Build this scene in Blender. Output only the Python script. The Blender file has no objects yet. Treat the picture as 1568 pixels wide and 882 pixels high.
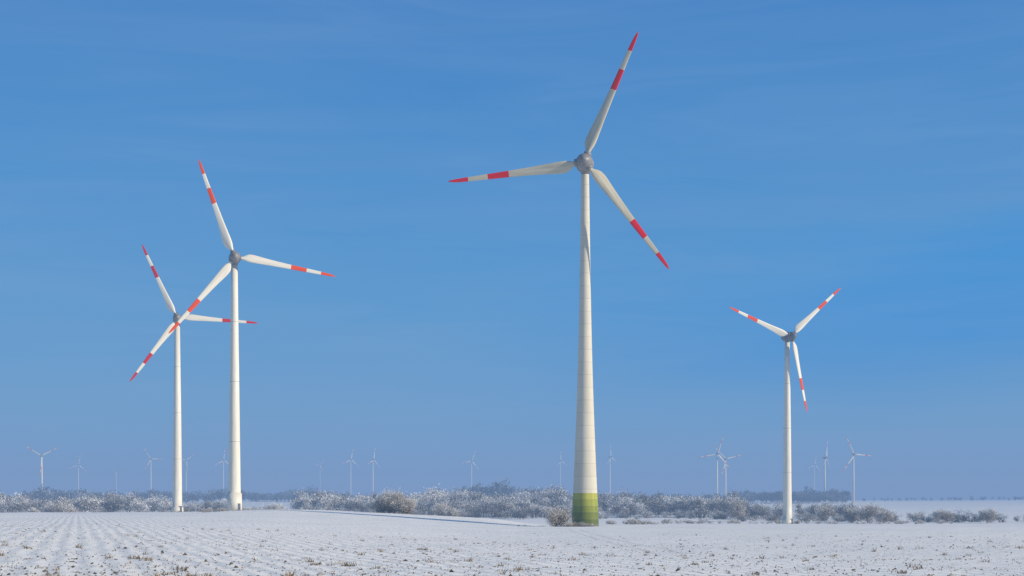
import bpy, math, numpy as np
from mathutils import Vector
R0=np.random.RandomState
sc=bpy.context.scene
F=2178.0; HY=768.0; CX=784.0
ZE=2.0
# ---------------------------------------------------------------- helpers
def link(o,parent=None):
    sc.collection.objects.link(o)
    if parent: o.parent=parent
    return o
def empty(name,loc=(0,0,0),parent=None):
    o=bpy.data.objects.new(name,None); o.location=loc; o.empty_display_size=1
    return link(o,parent)
def mesh_obj(name,v,f,mats,parent=None,smooth=False,mi=None):
    me=bpy.data.meshes.new(name); me.from_pydata([tuple(a) for a in v],[],f); 
    for m in mats: me.materials.append(m)
    if mi is not None: me.polygons.foreach_set('material_index',mi)
    if smooth: me.polygons.foreach_set('use_smooth',[True]*len(me.polygons))
    me.update()
    return link(bpy.data.objects.new(name,me),parent)
def tri_obj(name,V,T,tint,mat,parent=None):
    me=bpy.data.meshes.new(name)
    V=np.asarray(V,np.float32); T=np.asarray(T,np.int32)
    me.vertices.add(len(V)); me.vertices.foreach_set('co',V.ravel())
    me.loops.add(T.size); me.loops.foreach_set('vertex_index',T.ravel())
    me.polygons.add(len(T)); me.polygons.foreach_set('loop_start',np.arange(0,T.size,3,dtype=np.int32))
    me.update(calc_edges=True); me.validate()
    at=me.attributes.new('tint','FLOAT','POINT'); at.data.foreach_set('value',np.asarray(tint,np.float32))
    me.materials.append(mat)
    return link(bpy.data.objects.new(name,me),parent)
class NT:
    def __init__(s,nt): s.nt=nt
    def n(s,t,**k):
        a=s.nt.nodes.new(t)
        for q,v in k.items():
            if q in('ins',):
                for i,val in v.items(): a.inputs[i].default_value=val
            else: setattr(a,q,v)
        return a
    def l(s,a,b): s.nt.links.new(a,b)
    def math(s,op,a,b=None,clamp=False):
        m=s.n('ShaderNodeMath',operation=op); m.use_clamp=clamp
        for i,x in enumerate((a,b)):
            if x is None: continue
            if isinstance(x,(int,float)): m.inputs[i].default_value=x
            else: s.l(x,m.inputs[i])
        return m.outputs[0]
    def sstep(s,x,a,b):
        m=s.n('ShaderNodeMapRange',interpolation_type='SMOOTHSTEP',ins={1:a,2:b,3:0.0,4:1.0}); s.l(x,m.inputs[0]); return m.outputs[0]
    def mix(s,f,a,b,bt='MIX'):
        m=s.n('ShaderNodeMix',data_type='RGBA',blend_type=bt)
        for i,x in ((0,f),(6,a),(7,b)):
            if isinstance(x,(int,float)): m.inputs[i].default_value=x
            elif isinstance(x,tuple): m.inputs[i].default_value=(*x,1)
            else: s.l(x,m.inputs[i])
        return m.outputs[2]
    def ramp(s,fac,stops):
        r=s.n('ShaderNodeValToRGB'); e=r.color_ramp.elements
        while len(e)<len(stops): e.new(0.5)
        for i,(p,c) in enumerate(stops): e[i].position=p; e[i].color=(*c,1)
        s.l(fac,r.inputs[0]); return r.outputs[0]
def mat(name):
    m=bpy.data.materials.new(name); m.use_nodes=True
    nt=m.node_tree; b=nt.nodes['Principled BSDF']; return m,NT(nt),b
def paint(name,col,rough=0.4,var=0.08,scale=0.25,streak=True,spec=.5):
    m,t,b=mat(name)
    tc=t.n('ShaderNodeTexCoord'); mp=t.n('ShaderNodeMapping'); mp.inputs['Scale'].default_value=(1,1,0.12 if streak else 1)
    t.l(tc.outputs['Object'],mp.inputs[0])
    nz=t.n('ShaderNodeTexNoise',ins={'Scale':scale*4,'Detail':5.0}); t.l(mp.outputs[0],nz.inputs['Vector'])
    dark=tuple(c*(1-var*2.2) for c in col); lite=tuple(min(1,c*(1+var)) for c in col)
    t.l(t.ramp(nz.outputs[0],[(0.3,dark),(0.65,lite)]),b.inputs['Base Color'])
    b.inputs['Roughness'].default_value=rough; b.inputs['Specular IOR Level'].default_value=spec
    return m
M_white=paint('white_turbine_paint',(0.77,0.725,0.61),0.45,0.05,spec=.3)
M_beige=paint('beige_blade_paint',(0.55,0.50,0.37),0.45,0.1,spec=.3)
M_red=paint('signal_red',(0.70,0.002,0.002),0.7,spec=.04)
M_orange=paint('signal_orange_red',(0.78,0.075,0.003),0.7,spec=.04)
M_nac=paint('nacelle_grey',(0.22,0.21,0.195),0.45,0.12,0.5,False)
M_nacd=paint('nacelle_dark_grey',(0.12,0.13,0.15),0.5)
M_dark=paint('dark_gap',(0.04,0.04,0.045),0.6)
M_door=paint('door_grey',(0.22,0.24,0.25),0.5)
def concrete():
    m,t,b=mat('concrete_tower')
    tc=t.n('ShaderNodeTexCoord'); sp=t.n('ShaderNodeSeparateXYZ'); t.l(tc.outputs['Object'],sp.inputs[0])
    seg=t.math('DIVIDE',sp.outputs[2],3.83)
    fl=t.math('FLOOR',seg); wn=t.n('ShaderNodeTexWhiteNoise',noise_dimensions='1D'); t.l(fl,wn.inputs['W'])
    mp=t.n('ShaderNodeMapping'); mp.inputs['Scale'].default_value=(1,1,.15); t.l(tc.outputs['Object'],mp.inputs[0])
    nz=t.n('ShaderNodeTexNoise',ins={'Scale':0.9,'Detail':6.0}); t.l(mp.outputs[0],nz.inputs['Vector'])
    base=t.ramp(nz.outputs[0],[(0.3,(0.60,0.555,0.44)),(0.7,(0.66,0.615,0.495))])
    v=t.math('ADD',t.math('MULTIPLY',wn.outputs[0],0.045),0.965)
    cb=t.n('ShaderNodeCombineColor')
    for i in range(3): t.l(v,cb.inputs[i])
    c=t.mix(1.0,base,cb.outputs[0],'MULTIPLY')
    fr=t.math('FRACT',seg); ln=t.math('LESS_THAN',fr,0.045)
    c=t.mix(t.math('MULTIPLY',ln,0.38),c,(0.30,0.28,0.24))
    t.l(c,b.inputs['Base Color']); b.inputs['Roughness'].default_value=0.7; b.inputs['Specular IOR Level'].default_value=.25
    return m
M_conc=concrete()
greens=[paint('green_ring_%d'%i,c,0.5,0.1,spec=.2) for i,c in enumerate([(0.42,0.43,0.05),(0.32,0.345,0.03),(0.225,0.26,0.018),(0.15,0.185,0.012),(0.105,0.135,0.011)])]
# ---------------------------------------------------------------- terrain
def ss(a,b,x):
    t=np.clip((x-a)/(b-a),0,1); return t*t*(3-2*t)
rng=R0(3)
waves=[(rng.uniform(0,2*math.pi),l,rng.uniform(0,6.28),a) for l,a in
   [(900,1.1),(620,.9),(400,.6),(170,.16),(120,.12),(75,.07),(48,.05),(30,.03),(19,.022),(12,.016),(7,.012),(4.6,.01)]]
def H(x,y):
    x=np.asarray(x,float); y=np.asarray(y,float)
    r=np.sqrt(x*x+y*y)
    u=x/np.maximum(np.abs(y),220)
    k=0.0044+(0.0126-0.0044)*ss(-0.20,0.03,u)
    f=-2-k*np.minimum(r,900)
    # low swell added west of the big turbine so its shadow shows
    f=f+1.9*ss(422,475,y)*(1-ss(540,680,y))*ss(-120,-75,x)*(1-ss(-12,14,x))
    val=np.interp(r,[0,820,900,1300,2000,2600,3100,5000,9000,16000],[-12,-12,-12,-9.8,-6.5,-2,1.0,3,2,-10])
    w=ss(690,850,r)
    z=f*(1-w)+val*w
    n=0
    for a,l,p,am in waves:
        fade=1.0 if l<200 else ss(800,1700,r)
        n=n+am*fade*np.sin((x*math.cos(a)+y*math.sin(a))*2*math.pi/l+p+0.8*np.sin(y*2*math.pi/(l*2.3)+p*2))
    return z+n+ZE
def Hs(x,y): return float(H(x,y))
def build_ground():
    ang=np.concatenate([np.linspace(-32,32,420),np.linspace(32,328,110)[1:-1]])*math.pi/180
    rad=np.concatenate([[0.0],np.geomspace(2,18000,330)])
    A,Rr=np.meshgrid(ang,rad)
    X=Rr*np.sin(A); Y=Rr*np.cos(A); Z=H(X,Y)
    V=np.stack([X,Y,Z],-1).reshape(-1,3); na=len(ang); nr=len(rad)
    i=np.arange(nr-1)[:,None]*na; j=np.arange(na)[None]; j2=(j+1)%na
    Q=np.stack([i+j,i+j2,i+na+j2,i+na+j],-1).reshape(-1,4)[:,::-1]
    me=bpy.data.meshes.new('snow_field'); me.vertices.add(len(V)); me.vertices.foreach_set('co',V.astype(np.float32).ravel())
    me.loops.add(Q.size); me.loops.foreach_set('vertex_index',Q.astype(np.int32).ravel())
    me.polygons.add(len(Q)); me.polygons.foreach_set('loop_start',np.arange(0,Q.size,4,dtype=np.int32))
    me.polygons.foreach_set('use_smooth',np.ones(len(Q),bool))
    me.update(calc_edges=True); me.validate()
    m,t,b=mat('snow')
    tc=t.n('ShaderNodeTexCoord'); P=tc.outputs['Object']; sp=t.n('ShaderNodeSeparateXYZ'); t.l(P,sp.inputs[0])
    def noise(scale,detail=4,vec=P,rough=.55):
        n=t.n('ShaderNodeTexNoise',ins={'Scale':scale,'Detail':float(detail),'Roughness':rough}); t.l(vec,n.inputs['Vector']); return n.outputs[0]
    big=noise(0.02,3); mid=noise(0.35,4); fine=noise(3.2,5,rough=.7); drift=noise(0.07,4)
    mp=t.n('ShaderNodeMapping'); mp.inputs['Rotation'].default_value=(0,0,math.radians(-17)); t.l(P,mp.inputs[0])
    rows=t.n('ShaderNodeTexWave',wave_type='BANDS',bands_direction='X',ins={'Scale':0.30,'Distortion':3.5,'Detail':3.0,'Detail Scale':1.0}); t.l(mp.outputs[0],rows.inputs['Vector'])
    base=t.ramp(big,[(0.35,(0.89,0.865,0.825)),(0.65,(0.95,0.925,0.88))])
    base=t.mix(t.math('MULTIPLY',t.math('SUBTRACT',0.56,mid,True),0.8),base,(0.72,0.70,0.67))
    sm=t.math('ADD',fine,t.math('MULTIPLY',rows.outputs[0],0.06))
    sm=t.math('ADD',sm,t.math('MULTIPLY',t.math('SUBTRACT',mid,0.5),0.4))
    soil=t.ramp(sm,[(0.66,(0,0,0)),(0.74,(1,1,1))])
    base=t.mix(t.math('MULTIPLY',soil,0.6),base,(0.34,0.29,0.23))
    def track(x0):
        wob=t.math('MULTIPLY',t.math('SUBTRACT',big,0.5),3.0)
        dx=t.math('ABSOLUTE',t.math('SUBTRACT',t.math('SUBTRACT',sp.outputs[0],x0),wob))
        a=t.math('LESS_THAN',dx,0.25)
        c=t.math('MULTIPLY',t.math('GREATER_THAN',sp.outputs[1],92),t.math('LESS_THAN',sp.outputs[1],390))
        return t.math('MULTIPLY',a,c)
    tr=t.math('ADD',track(9.4),track(11.2),True)
    base=t.mix(t.math('MULTIPLY',tr,t.math('MULTIPLY',mid,0.5)),base,(0.42,0.39,0.36))
    t.l(base,b.inputs['Base Color']); b.inputs['Roughness'].default_value=0.75
    b.inputs['Specular IOR Level'].default_value=0.25
    h=t.math('ADD',t.math('MULTIPLY',mid,0.18),t.math('MULTIPLY',fine,0.05))
    h=t.math('ADD',h,t.math('MULTIPLY',drift,0.9))
    h=t.math('ADD',h,t.math('MULTIPLY',rows.outputs[0],0.06)); h=t.math('SUBTRACT',h,t.math('MULTIPLY',tr,0.07))
    bp=t.n('ShaderNodeBump',ins={'Strength':0.5,'Distance':1.0}); t.l(h,bp.inputs['Height']); t.l(bp.outputs[0],b.inputs['Normal'])
    me.materials.append(m)
    link(bpy.data.objects.new('snow_field',me))
build_ground()
# ---------------------------------------------------------------- turbines
def lathe(prof,n=48):
    v=[];f=[]
    for (z,r) in prof:
        for i in range(n):
            a=2*math.pi*i/n; v.append((r*math.cos(a),r*math.sin(a),z))
    for k in range(len(prof)-1):
        for i in range(n):
            j=(i+1)%n; f.append((k*n+i,k*n+j,(k+1)*n+j,(k+1)*n+i))
    f.append(tuple(range(n))[::-1]); f.append(tuple(range((len(prof)-1)*n,len(prof)*n)))
    return v,f
CH=[(.035,.024,1),(.06,.025,1),(.08,.034,.75),(.105,.062,.5),(.13,.082,.40),(.17,.088,.34),(.22,.082,.30),(.3,.070,.27),(.4,.059,.24),(.5,.051,.22),(.555,.047,.21),(.63,.043,.2),(.71,.039,.2),(.78,.036,.19),(.855,.032,.18),(.92,.027,.17),(.96,.021,.16),(.985,.013,.16),(1.0,.004,.16)]
def blade_mesh(name,R,mw,mr,n=20):
    v=[];f=[];mi=[]
    for fr,c,th in CH:
        r=fr*R; ch=c*R; t=math.radians(4+20*(1-fr)**2.2)
        off=0.5 if th==1 else (0.30 if fr>.1 else 0.38)
        for i in range(n):
            a=2*math.pi*i/n
            xx=0.5+0.5*math.cos(a)
            s=math.sin(a)
            tk=0.5*th*(abs(s)**1.0)*(1.0 if th==1 else (1.25-0.75*xx))
            X=(off-xx)*ch; Y=math.copysign(tk*ch,s)
            pre=-0.018*R*fr*fr
            v.append((X*math.cos(t)+Y*math.sin(t), -X*math.sin(t)+Y*math.cos(t)+pre, r))
    for k in range(len(CH)-1):
        m=.5*(CH[k][0]+CH[k+1][0])
        red=1 if (m>.855 or .555<m<.71) else 0
        for i in range(n):
            j=(i+1)%n; f.append((k*n+i,k*n+j,(k+1)*n+j,(k+1)*n+i)); mi.append(red)
    f.append(tuple(range((len(CH)-1)*n,len(CH)*n))); mi.append(1)
    me=bpy.data.meshes.new(name); me.from_pydata(v,[],f); me.materials.append(mw); me.materials.append(mr)
    me.polygons.foreach_set('material_index',mi); me.polygons.foreach_set('use_smooth',[True]*len(f)); me.update()
    return me
def box(cx,cy,cz,sx,sy,sz):
    v=[(cx+a*sx/2,cy+b*sy/2,cz+c*sz/2) for a in(-1,1) for b in(-1,1) for c in(-1,1)]
    f=[(0,1,3,2),(4,6,7,5),(0,4,5,1),(2,3,7,6),(0,2,6,4),(1,5,7,3)]
    return v,f
def turbine(xb,hub_y,d,R,angs,yaw,towerprof,mw,mr,mt,ns,nacm,kind='std',far=False):
    X=(xb-CX)/F*d; zg=Hs(X,d)-0.3; zh=(HY-hub_y)/F*d+ZE; Ht=zh-zg
    root=empty('wind_turbine',(X,d,zg))
    n=16 if far else 64
    prof=[(zf*(Ht-1.4*ns),r) for zf,r in towerprof]
    hs=np.array([p[0] for p in prof]); rs=np.array([p[1] for p in prof])
    if kind=='main':
        pc=np.polyfit(hs,rs,5); rad=lambda z: float(np.polyval(pc,z))
        top=prof[-1][0]
        v,f=lathe([(z,rad(z)) for z in np.linspace(0,top,60)],n)
        mesh_obj('tower',v,f,[mt],root,True)
        edges=[0.0,2.6,4.7,6.6,8.6,10.4]
        for q in range(5):
            a,b2=edges[4-q],edges[5-q]
            vv,ff=lathe([(a+.01,rad(a)+.03),(b2-.03,rad(b2)+.03)],n)
            mesh_obj('green_ring_%d'%(q+1),vv,ff[:-2],[greens[q]],root,True)
    else:
        rad=lambda z: float(np.interp(z,hs,rs))
        v,f=lathe(prof,n); mesh_obj('tower',v,f,[mt],root,True)
        if not far:
            for q in (.28,.52,.76):
                z=q*prof[-1][0]; vv,ff=lathe([(z,rad(z)+.02),(z+.10,rad(z)+.02)],n); mesh_obj('flange_%d'%int(q*100),vv,ff[:-2],[M_nac],root,True)
            vv,ff=box(rad(1)*.75,-rad(1)*.70,1.9,1.0,.5,2.3); mesh_obj('door',vv,ff,[M_door],root)
            vv,ff=box(rad(1)*.75+.1,-rad(1)*.95,.45,1.5,1.2,.7); mesh_obj('door_steps',vv,ff,[M_nac],root)
    nac=empty('nacelle_assembly',(0,0,Ht),root); nac.rotation_euler=(0,0,math.radians(yaw))
    oh=4.6*ns
    def ax(prof,name,m,nn):
        v,f=lathe(prof,nn); v=[(x,-z,y) for x,y,z in v]
        return mesh_obj(name,v,f,m,nac,True)
    S=lambda P:[((a+4.6)*ns,r*ns) for a,r in P]
    nn=14 if far else 40
    ax(S([(-9.9,.05),(-9.7,.6),(-9,1.2),(-7.8,1.9),(-6.2,2.4),(-4.2,2.65),(-2.6,2.65),(-1.95,2.6)]),'nacelle_body',[nacm],nn)
    ax(S([(-1.95,2.35),(-1.6,2.35)]),'bearing_gap',[M_dark],nn)
    ax(S([(-1.6,2.5),(-.8,2.55),(.4,2.45),(1.5,2.15),(2.4,1.65),(3.0,1.05),(3.35,.5),(3.45,.05)]),'spinner',[nacm],nn)
    if not far:
        v,f=box(0,3.0*ns,3.3*ns,.12,.12,1.9*ns); mesh_obj('anemometer_mast',v,f,[M_nacd],nac)
        v,f=box(0,3.0*ns,4.1*ns,1.3*ns,.12,.12); mesh_obj('anemometer_crossbar',v,f,[M_nacd],nac)
        v,f=box(0,1.0*ns,2.75*ns,1.3*ns,1.8*ns,.5*ns); mesh_obj('roof_hatch',v,f,[nacm],nac)
        v,f=lathe([(-2.9*ns,rad(prof[-1][0])+.02),(-1.2*ns,rad(prof[-1][0])+.15)],40); mesh_obj('yaw_collar',v,f,[M_nacd],nac,True)
    me=blade_mesh('blade',R,mw,mr,10 if far else 24)
    for i,a in enumerate(angs):
        o=bpy.data.objects.new('blade_%d'%(i+1),me); link(o,nac)
        o.location=(0,-oh,0); o.rotation_euler=(0,math.radians(90-a),0)
        if not far:
            v,f=lathe([(1.9*ns,.66*ns*1.9),(3.0*ns,.6*ns*1.9)],28); c=mesh_obj('blade_collar_%d'%(i+1),v,f,[nacm],nac,True)
            c.location=(0,-oh,0); c.rotation_euler=o.rotation_euler
    return root
main_prof=[(0,4.15),(.04,3.95),(.09,3.68),(.18,3.25),(.27,2.88),(.36,2.52),(.45,2.2),(.55,1.93),(.68,1.68),(.8,1.48),(.92,1.26),(1,1.15)]
T2p=[(0,2.6),(.075,2.55),(.0751,2.2),(.09,2.15),(.3,1.9),(.6,1.55),(.85,1.25),(1,1.1)]
T1p=[(0,2.7),(.03,2.6),(.0301,2.1),(.1,2.05),(.5,1.7),(1,1.1)]
T4p=[(0,2.6),(.03,2.5),(.0301,2.2),(.1,2.1),(.5,1.75),(.8,1.4),(1,1.15)]
turbine(896,253,430,41.3,(67,187,-52.5),-6,main_prof,M_beige,M_red,M_conc,1.0,M_nac,'main')
turbine(359,396,500,35.4,(110.2,-9.3,-129.5),13,T2p,M_white,M_orange,M_white,.78,M_nac)
M_red2=paint('signal_dark_red',(0.56,0.008,0.004),0.7,spec=.04)
turbine(271.5,488,635,35.3,(115.3,-2.5,-125.5),13,T1p,M_white,M_red2,M_white,.75,M_nac)
turbine(1205.5,516,680,36.8,(41.5,161,-77.5),23,T4p,M_white,M_orange,M_white,.85,M_nacd)
farp=[(0,2.1),(.5,1.6),(1,1.1)]
for (x,y,r,a,yw) in [(64,698,29,27,8),(120,712,17,80,20),(178,722,14,20,-20),(231,703,20,0,10),(285,705,17,158,20),(342,705,18,85,35),(490,712,13,50,10),
   (537,704,18,200,35),(571,704,20,82,62),(722,706,18,70,20),(858,706,16,95,50),(934,700,20,98,60),(1098,695,30,70,5),(1111,703,27,14,8),
   (1263,701,29,84,66),(1307,696,30,115,8),(1247,712,16,200,30)]:
    d=35/r*F*.98
    turbine(x,y,d,35,(a,a+120,a+240),yw,farp,M_white,M_orange,M_white,.8,M_nac,far=True)
# ---------------------------------------------------------------- vegetation
def tree(rng,h,w,ncl,ntw,tl,tw,stems=1,cz=.58,czr=.42):
    V=[];T=[];C=[];nv=0
    def limb(p,q,r1,r2,k=4):
        nonlocal nv
        p=np.array(p,float);q=np.array(q,float);dv=q-p;dv/=np.linalg.norm(dv)+1e-9
        s=np.cross(dv,[.3,.2,.9]);s/=np.linalg.norm(s)+1e-9;t=np.cross(dv,s)
        a=np.arange(k)*2*math.pi/k; ring=np.cos(a)[:,None]*s+np.sin(a)[:,None]*t
        V.append(p+ring*r1);V.append(q+ring*r2);C.append(np.full(2*k,.12))
        for i in range(k):
            j=(i+1)%k; T.append([[nv+i,nv+j,nv+k+j],[nv+i,nv+k+j,nv+k+i]])
        nv+=2*k
    cc=np.array([0,0,cz*h])
    d=rng.normal(size=(ncl,3)); d/=np.linalg.norm(d,axis=1)[:,None]
    rr=rng.uniform(.35,1,ncl)**.6
    lop=1+.25*rng.normal(size=ncl)*.6
    cen=cc+d*rr[:,None]*lop[:,None]*np.array([w/2,w/2,czr*h])*.86
    cen[:,2]=np.maximum(cen[:,2],.12*h)
    fork=rng.uniform(.15,.3)*h
    if stems==1:
        limb((0,0,-.5),(0,0,fork),.022*h,.017*h,6); top=np.array([rng.normal()*.03*h,rng.normal()*.03*h,.75*h]); limb((0,0,fork),top,.017*h,.004*h,5)
    else:
        for s in range(stems):
            a=rng.uniform(0,6.28); limb((.08*w*math.cos(a),.08*w*math.sin(a),-.5),(.3*w*math.cos(a),.3*w*math.sin(a),.6*h),.014*h,.004*h)
    for c in cen:
        z0=rng.uniform(.5,1)*min(c[2],.6*h); st=np.array([0,0,max(z0,fork*.6)])
        if stems>1: st=np.array([c[0]*.3,c[1]*.3,c[2]*.2])
        md=(st+c)/2+rng.normal(size=3)*.04*h; limb(st,md,.008*h,.005*h,3); limb(md,c,.005*h,.002*h,3)
    n=ncl*ntw
    ci=np.repeat(np.arange(ncl),ntw); sz=rng.uniform(.10,.2,ncl)*min(w,h)
    P=cen[ci]+rng.normal(size=(n,3))*sz[ci][:,None]*np.array([.75,.75,.6])
    P[:,2]=np.maximum(P[:,2],.03*h)
    D=(P-cc)/h*.9+rng.normal(size=(n,3))*.5+np.array([0,0,.25]); D/=np.linalg.norm(D,axis=1)[:,None]
    S=np.cross(D,rng.normal(size=(n,3))); S/=np.linalg.norm(S,axis=1)[:,None]+1e-9
    L=tl*rng.uniform(.5,1.4,n)[:,None]; W=tw*rng.uniform(.6,1.3,n)[:,None]
    tv=np.stack([P-S*W/2,P+S*W/2,P+D*L],1).reshape(-1,3)
    base=nv+np.arange(n)*3; T.append(np.stack([base,base+1,base+2],1)); V.append(tv)
    cb=rng.uniform(.2,.85,ncl); t=cb[ci]*.5+rng.uniform(0,.25,n)+.38*(P[:,2]/h)  # random frost tone per clump, plus lit crown tops painted lighter with height
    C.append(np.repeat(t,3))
    return np.concatenate(V),np.concatenate([np.asarray(x).reshape(-1,3) for x in T]),np.concatenate(C)
def veg_mat(name,stops):
    m,t,b=mat(name); a=t.n('ShaderNodeAttribute',attribute_name='tint')
    t.l(t.ramp(a.outputs['Fac'],stops),b.inputs['Base Color']); b.inputs['Roughness'].default_value=.8; b.inputs['Specular IOR Level'].default_value=.2
    return m
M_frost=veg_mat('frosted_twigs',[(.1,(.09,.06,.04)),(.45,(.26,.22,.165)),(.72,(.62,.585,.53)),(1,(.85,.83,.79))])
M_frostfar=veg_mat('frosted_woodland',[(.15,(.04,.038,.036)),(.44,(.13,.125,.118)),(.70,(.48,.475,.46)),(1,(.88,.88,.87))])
M_wood=veg_mat('dark_woodland',[(.1,(.03,.035,.04)),(.6,(.07,.085,.10)),(1,(.34,.36,.39))])
rng=R0(11)
lib=[tree(rng,1.0*12,rng.uniform(9,13),26,42,.95,.45) for _ in range(12)]
lib_b=[tree(rng,12,rng.uniform(16,24),20,34,1.1,.5,stems=4,cz=.45,czr=.45) for _ in range(6)]
lib_far=[tree(rng,12,rng.uniform(8,12),12,16,1.6,.9) for _ in range(6)]
def mass(name,specs,mat_,seed):
    rng=R0(seed); VV=[];TT=[];CC=[];nv=0
    for (x0,x1,d0,d1,n,h0,h1,L) in specs:
        for _ in range(n):
            xs=rng.uniform(x0,x1); d=rng.uniform(d0,d1); X=(xs-CX)/F*d
            h=rng.uniform(h0,h1)*(.85+.25*math.sin(X*.035+d*.01+seed)*math.sin(X*.013+1))
            if rng.rand()<.12: h*=1.2
            v,t,c=L[rng.randint(len(L))]; s=h/12; a=rng.uniform(0,6.28)
            ca,sa=math.cos(a),math.sin(a); sx=s*rng.uniform(.8,1.2)
            w=np.stack([(v[:,0]*ca-v[:,1]*sa)*sx+X,(v[:,0]*sa+v[:,1]*ca)*sx+d,v[:,2]*s+Hs(X,d)-.2],1)
            VV.append(w);TT.append(t+nv);CC.append(c+rng.uniform(-.22,.18));nv+=len(v)
    return tri_obj(name,np.concatenate(VV),np.concatenate(TT),np.concatenate(CC),mat_)
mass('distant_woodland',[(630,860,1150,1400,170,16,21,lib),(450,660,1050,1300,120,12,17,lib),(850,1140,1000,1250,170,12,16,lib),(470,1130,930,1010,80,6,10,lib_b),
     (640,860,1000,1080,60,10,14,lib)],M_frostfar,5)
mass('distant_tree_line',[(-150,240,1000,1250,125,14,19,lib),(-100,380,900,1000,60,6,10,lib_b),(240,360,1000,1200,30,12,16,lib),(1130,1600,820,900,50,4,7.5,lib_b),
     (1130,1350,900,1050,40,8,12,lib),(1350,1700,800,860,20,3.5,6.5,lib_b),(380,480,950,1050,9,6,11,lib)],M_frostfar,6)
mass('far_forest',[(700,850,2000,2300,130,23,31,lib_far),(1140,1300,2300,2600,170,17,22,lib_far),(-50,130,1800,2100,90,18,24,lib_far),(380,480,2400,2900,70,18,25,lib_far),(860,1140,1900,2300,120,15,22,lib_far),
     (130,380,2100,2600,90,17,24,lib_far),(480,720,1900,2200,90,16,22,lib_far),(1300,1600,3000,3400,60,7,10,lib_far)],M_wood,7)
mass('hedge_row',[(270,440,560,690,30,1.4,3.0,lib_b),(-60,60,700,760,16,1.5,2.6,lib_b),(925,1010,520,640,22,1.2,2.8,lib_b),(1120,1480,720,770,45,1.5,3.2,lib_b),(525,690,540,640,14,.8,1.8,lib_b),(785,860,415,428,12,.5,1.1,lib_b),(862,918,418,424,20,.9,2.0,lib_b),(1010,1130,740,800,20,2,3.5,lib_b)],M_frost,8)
def single(name,xs,d,h,w,ncl,ntw,tl,tw,stems,seed,cz=.58,czr=.42):
    rng=R0(seed); v,t,c=tree(rng,h,w,ncl,ntw,tl,tw,stems,cz,czr)
    X=(xs-CX)/F*d; o=tri_obj(name,v,t,c,M_frost); o.location=(X,d,Hs(X,d)-.15); return o
single('frosted_bush',600,520,8.8,10,60,130,.75,.14,6,21,.46,.44)
single('frosted_bush',620,516,6.4,9,45,120,.7,.14,6,22,.45,.45)
single('frosted_bush',583,524,5.5,7,30,110,.7,.14,5,23,.45,.45)
single('frosted_bush',855,420,6.4,7.8,50,150,.5,.10,6,24,.46,.44)
for i,(xs,d,h,w) in enumerate([(95,880,13,13),(78,890,11,11),(107,870,10,10),(421,860,10.5,9),(675,800,10.5,12),(1328,790,11,13),(1265,800,9.5,10),(1305,800,8,9),(1512,790,8,10),(1444,800,7.5,12),(1130,850,13,12),(52,860,8,6),(1355,780,7.5,9),(690,790,8,9)]):
    single('frosted_tree',xs,d,h,w,38,80,1.0,.28,1,40+i)
# foreground stubble
def stubble():
    rng=R0(9); V=[];T=[];C=[];nv=0
    n=7500; d=34+ (rng.power(1.0,n))**2.2*130; xs=rng.uniform(-80,1650,n); X=(xs-CX)/F*d
    keep=(np.sin(X*.9+d*.25)+np.sin(X*.37-d*.6)+rng.normal(size=n)*1.0)>0.1
    X=X[keep];d=d[keep]
    Z=H(X,d)
    for x,y,z in zip(X,d,Z):
        big=rng.rand()<.07*(2 if y<48 else 1)
        k=rng.randint(14,28) if big else rng.randint(3,7); hh=rng.uniform(.12,.28) if big else rng.uniform(.03,.09)
        sp=.10 if big else .05
        p=np.array([x,y,z-.01])+np.c_[rng.normal(size=(k,2))*sp,np.zeros(k)]
        D=np.c_[rng.normal(size=(k,2))*.45,np.ones(k)]*hh*rng.uniform(.5,1.2,k)[:,None]
        a=rng.uniform(0,6.28,k); S=np.c_[np.cos(a),np.sin(a),np.zeros(k)]*(.016 if big else .022)
        V.append(np.stack([p-S,p+S,p+D],1).reshape(-1,3)); b=nv+np.arange(k)*3
        T.append(np.stack([b,b+1,b+2],1)); C.append(np.repeat(rng.uniform(0,1,k),3)); nv+=3*k
    m=veg_mat('dry_stubble',[(0,(.06,.04,.02)),(.5,(.22,.15,.08)),(1,(.55,.49,.38))])
    tri_obj('dry_stubble_grass',np.concatenate(V),np.concatenate(T),np.concatenate(C),m)
stubble()
def clods():
    rng=R0(19); n=12000; d=34+rng.rand(n)**2.2*190; xs=rng.uniform(-80,1650,n); X=(xs-CX)/F*d
    Z=H(X,d); s=rng.uniform(.02,.06,n)*(1+(rng.rand(n)<.04)*1.2)
    o=np.array([[1,0,0],[0,1,0],[-1,0,0],[0,-1,0],[.1,.1,.8]])
    V=(o[None]+rng.normal(size=(n,5,3))*.25)*s[:,None,None]+np.stack([X,d,Z-.005],1)[:,None]
    t=np.array([[0,1,4],[1,2,4],[2,3,4],[3,0,4]]); T=(t[None]+(np.arange(n)*5)[:,None,None]).reshape(-1,3)
    m=veg_mat('frosted_soil',[(0,(.10,.07,.045)),(.6,(.2,.16,.12)),(1,(.65,.65,.66))])
    tri_obj('soil_clods',V.reshape(-1,3),T,np.repeat(rng.rand(n),5),m)
clods()
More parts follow.
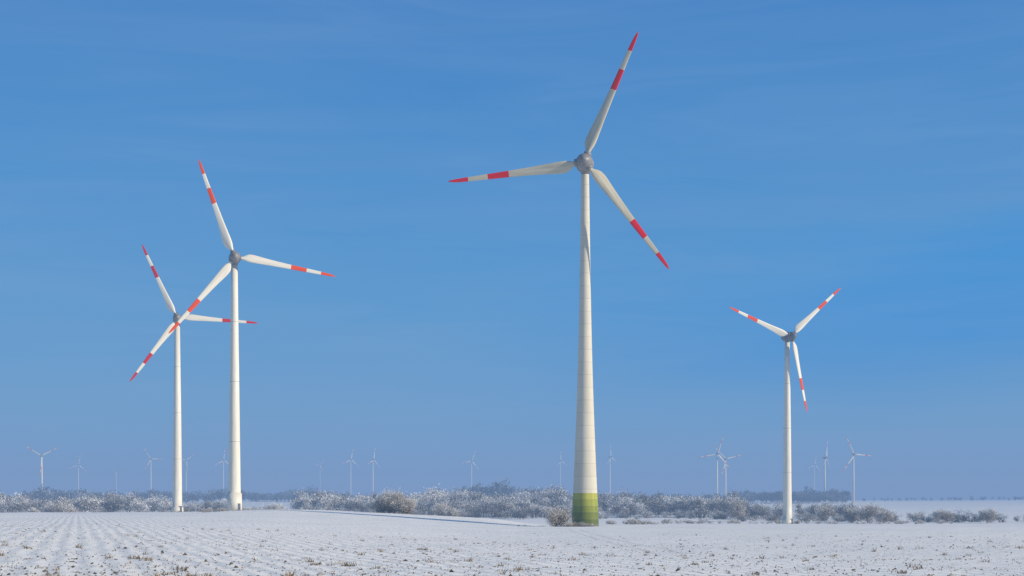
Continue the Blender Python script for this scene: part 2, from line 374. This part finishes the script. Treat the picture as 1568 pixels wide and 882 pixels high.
# ---------------------------------------------------------------- haze layer
sig=0.00036
m=bpy.data.materials.new('valley_haze'); m.use_nodes=True; nt=m.node_tree; nt.nodes.clear(); t=NT(nt)
ab=t.n('ShaderNodeVolumeAbsorption',ins={'Color':(0,0,0,1),'Density':sig}); em=t.n('ShaderNodeEmission',ins={'Color':(.20,.32,.55,1),'Strength':sig})  # emission stands in for daylight scattered by the haze
ad=t.n('ShaderNodeAddShader'); ou=t.n('ShaderNodeOutputMaterial'); t.l(ab.outputs[0],ad.inputs[0]); t.l(em.outputs[0],ad.inputs[1]); t.l(ad.outputs[0],ou.inputs['Volume'])
v,f=lathe([(-60,17500),(125,17500)],64)
mesh_obj('haze',v,f,[m])
# ---------------------------------------------------------------- sky + sun
SE,SA=math.radians(22),math.radians(110)
w=bpy.data.worlds.new('World'); sc.world=w; w.use_nodes=True; nt=w.node_tree; nt.nodes.clear(); t=NT(nt)
sky=t.n('ShaderNodeTexSky',sky_type='NISHITA'); sky.sun_disc=False; sky.sun_elevation=SE; sky.sun_rotation=SA
b1=t.n('ShaderNodeBackground',ins={'Strength':0.08}); t.l(sky.outputs[0],b1.inputs[0])
tc=t.n('ShaderNodeTexCoord'); G=tc.outputs['Generated']; sp=t.n('ShaderNodeSeparateXYZ'); t.l(G,sp.inputs[0])
col=t.ramp(sp.outputs[2],[(0,(.15,.36,.62)),(.06,(.10,.36,.66)),(.13,(.06,.32,.665)),(.22,(.042,.27,.635)),(.34,(.038,.215,.57)),(.6,(.06,.16,.34)),(1,(.08,.14,.26))])
mp=t.n('ShaderNodeMapping'); mp.inputs['Rotation'].default_value=(0,math.radians(14),0); mp.inputs['Scale'].default_value=(1.6,1.6,9); t.l(G,mp.inputs[0])
nz=t.n('ShaderNodeTexNoise',ins={'Scale':1.0,'Detail':6.0,'Roughness':.55,'Distortion':.4}); t.l(mp.outputs[0],nz.inputs['Vector'])
mp2=t.n('ShaderNodeMapping'); mp2.inputs['Rotation'].default_value=(0,math.radians(18),0); mp2.inputs['Scale'].default_value=(4,4,38); t.l(G,mp2.inputs[0])
nz2=t.n('ShaderNodeTexNoise',ins={'Scale':1.0,'Detail':7.0,'Roughness':.6,'Distortion':.8}); t.l(mp2.outputs[0],nz2.inputs['Vector'])
veil=t.ramp(nz.outputs[0],[(.36,(0,0,0)),(.7,(1,1,1))])
veil2=t.ramp(nz2.outputs[0],[(.4,(0,0,0)),(.75,(1,1,1))])
# clear saturated gap between thin cirrus sheets, towards the north-east
zc=t.math('SUBTRACT',sp.outputs[2],t.math('MULTIPLY',sp.outputs[0],0.10))
wz=t.math('ADD',zc,t.math('MULTIPLY',t.math('SUBTRACT',nz.outputs[0],.5),.10))
gap=t.math('MULTIPLY',t.math('MULTIPLY',t.sstep(wz,.02,.10),t.math('SUBTRACT',1.0,t.sstep(wz,.13,.18))),t.sstep(sp.outputs[0],-.10,.30))
col=t.mix(t.math('MULTIPLY',veil,.42),col,(.145,.34,.64))
col=t.mix(t.math('MULTIPLY',gap,.85),col,(.006,.28,.72))
col=t.mix(t.math('MULTIPLY',veil2,.13),col,(.28,.44,.70))
b2=t.n('ShaderNodeBackground',ins={'Strength':1.0}); t.l(col,b2.inputs[0])
ms=t.n('ShaderNodeMixShader',ins={0:.92}); t.l(b1.outputs[0],ms.inputs[1]); t.l(b2.outputs[0],ms.inputs[2])
o=t.n('ShaderNodeOutputWorld'); t.l(ms.outputs[0],o.inputs[0])
L=bpy.data.lights.new('sun','SUN'); L.energy=5; L.angle=math.radians(.5); L.color=(1,.875,.69)
so=bpy.data.objects.new('sun',L); link(so)
sd=Vector((math.sin(SA)*math.cos(SE),math.cos(SA)*math.cos(SE),math.sin(SE)))
so.rotation_euler=sd.to_track_quat('Z','Y').to_euler(); so.location=(200,-100,150)
# ---------------------------------------------------------------- camera
cd=bpy.data.cameras.new('camera'); cd.lens=50; cd.sensor_width=36; cd.clip_end=60000; cd.clip_start=.1
cd.shift_y=(HY-441)/1568
co=bpy.data.objects.new('camera',cd); link(co); co.location=(0,0,ZE); co.rotation_euler=(math.radians(90),0,0)
sc.camera=co
sc.view_settings.view_transform='Standard'; sc.view_settings.look='None'; sc.view_settings.exposure=0
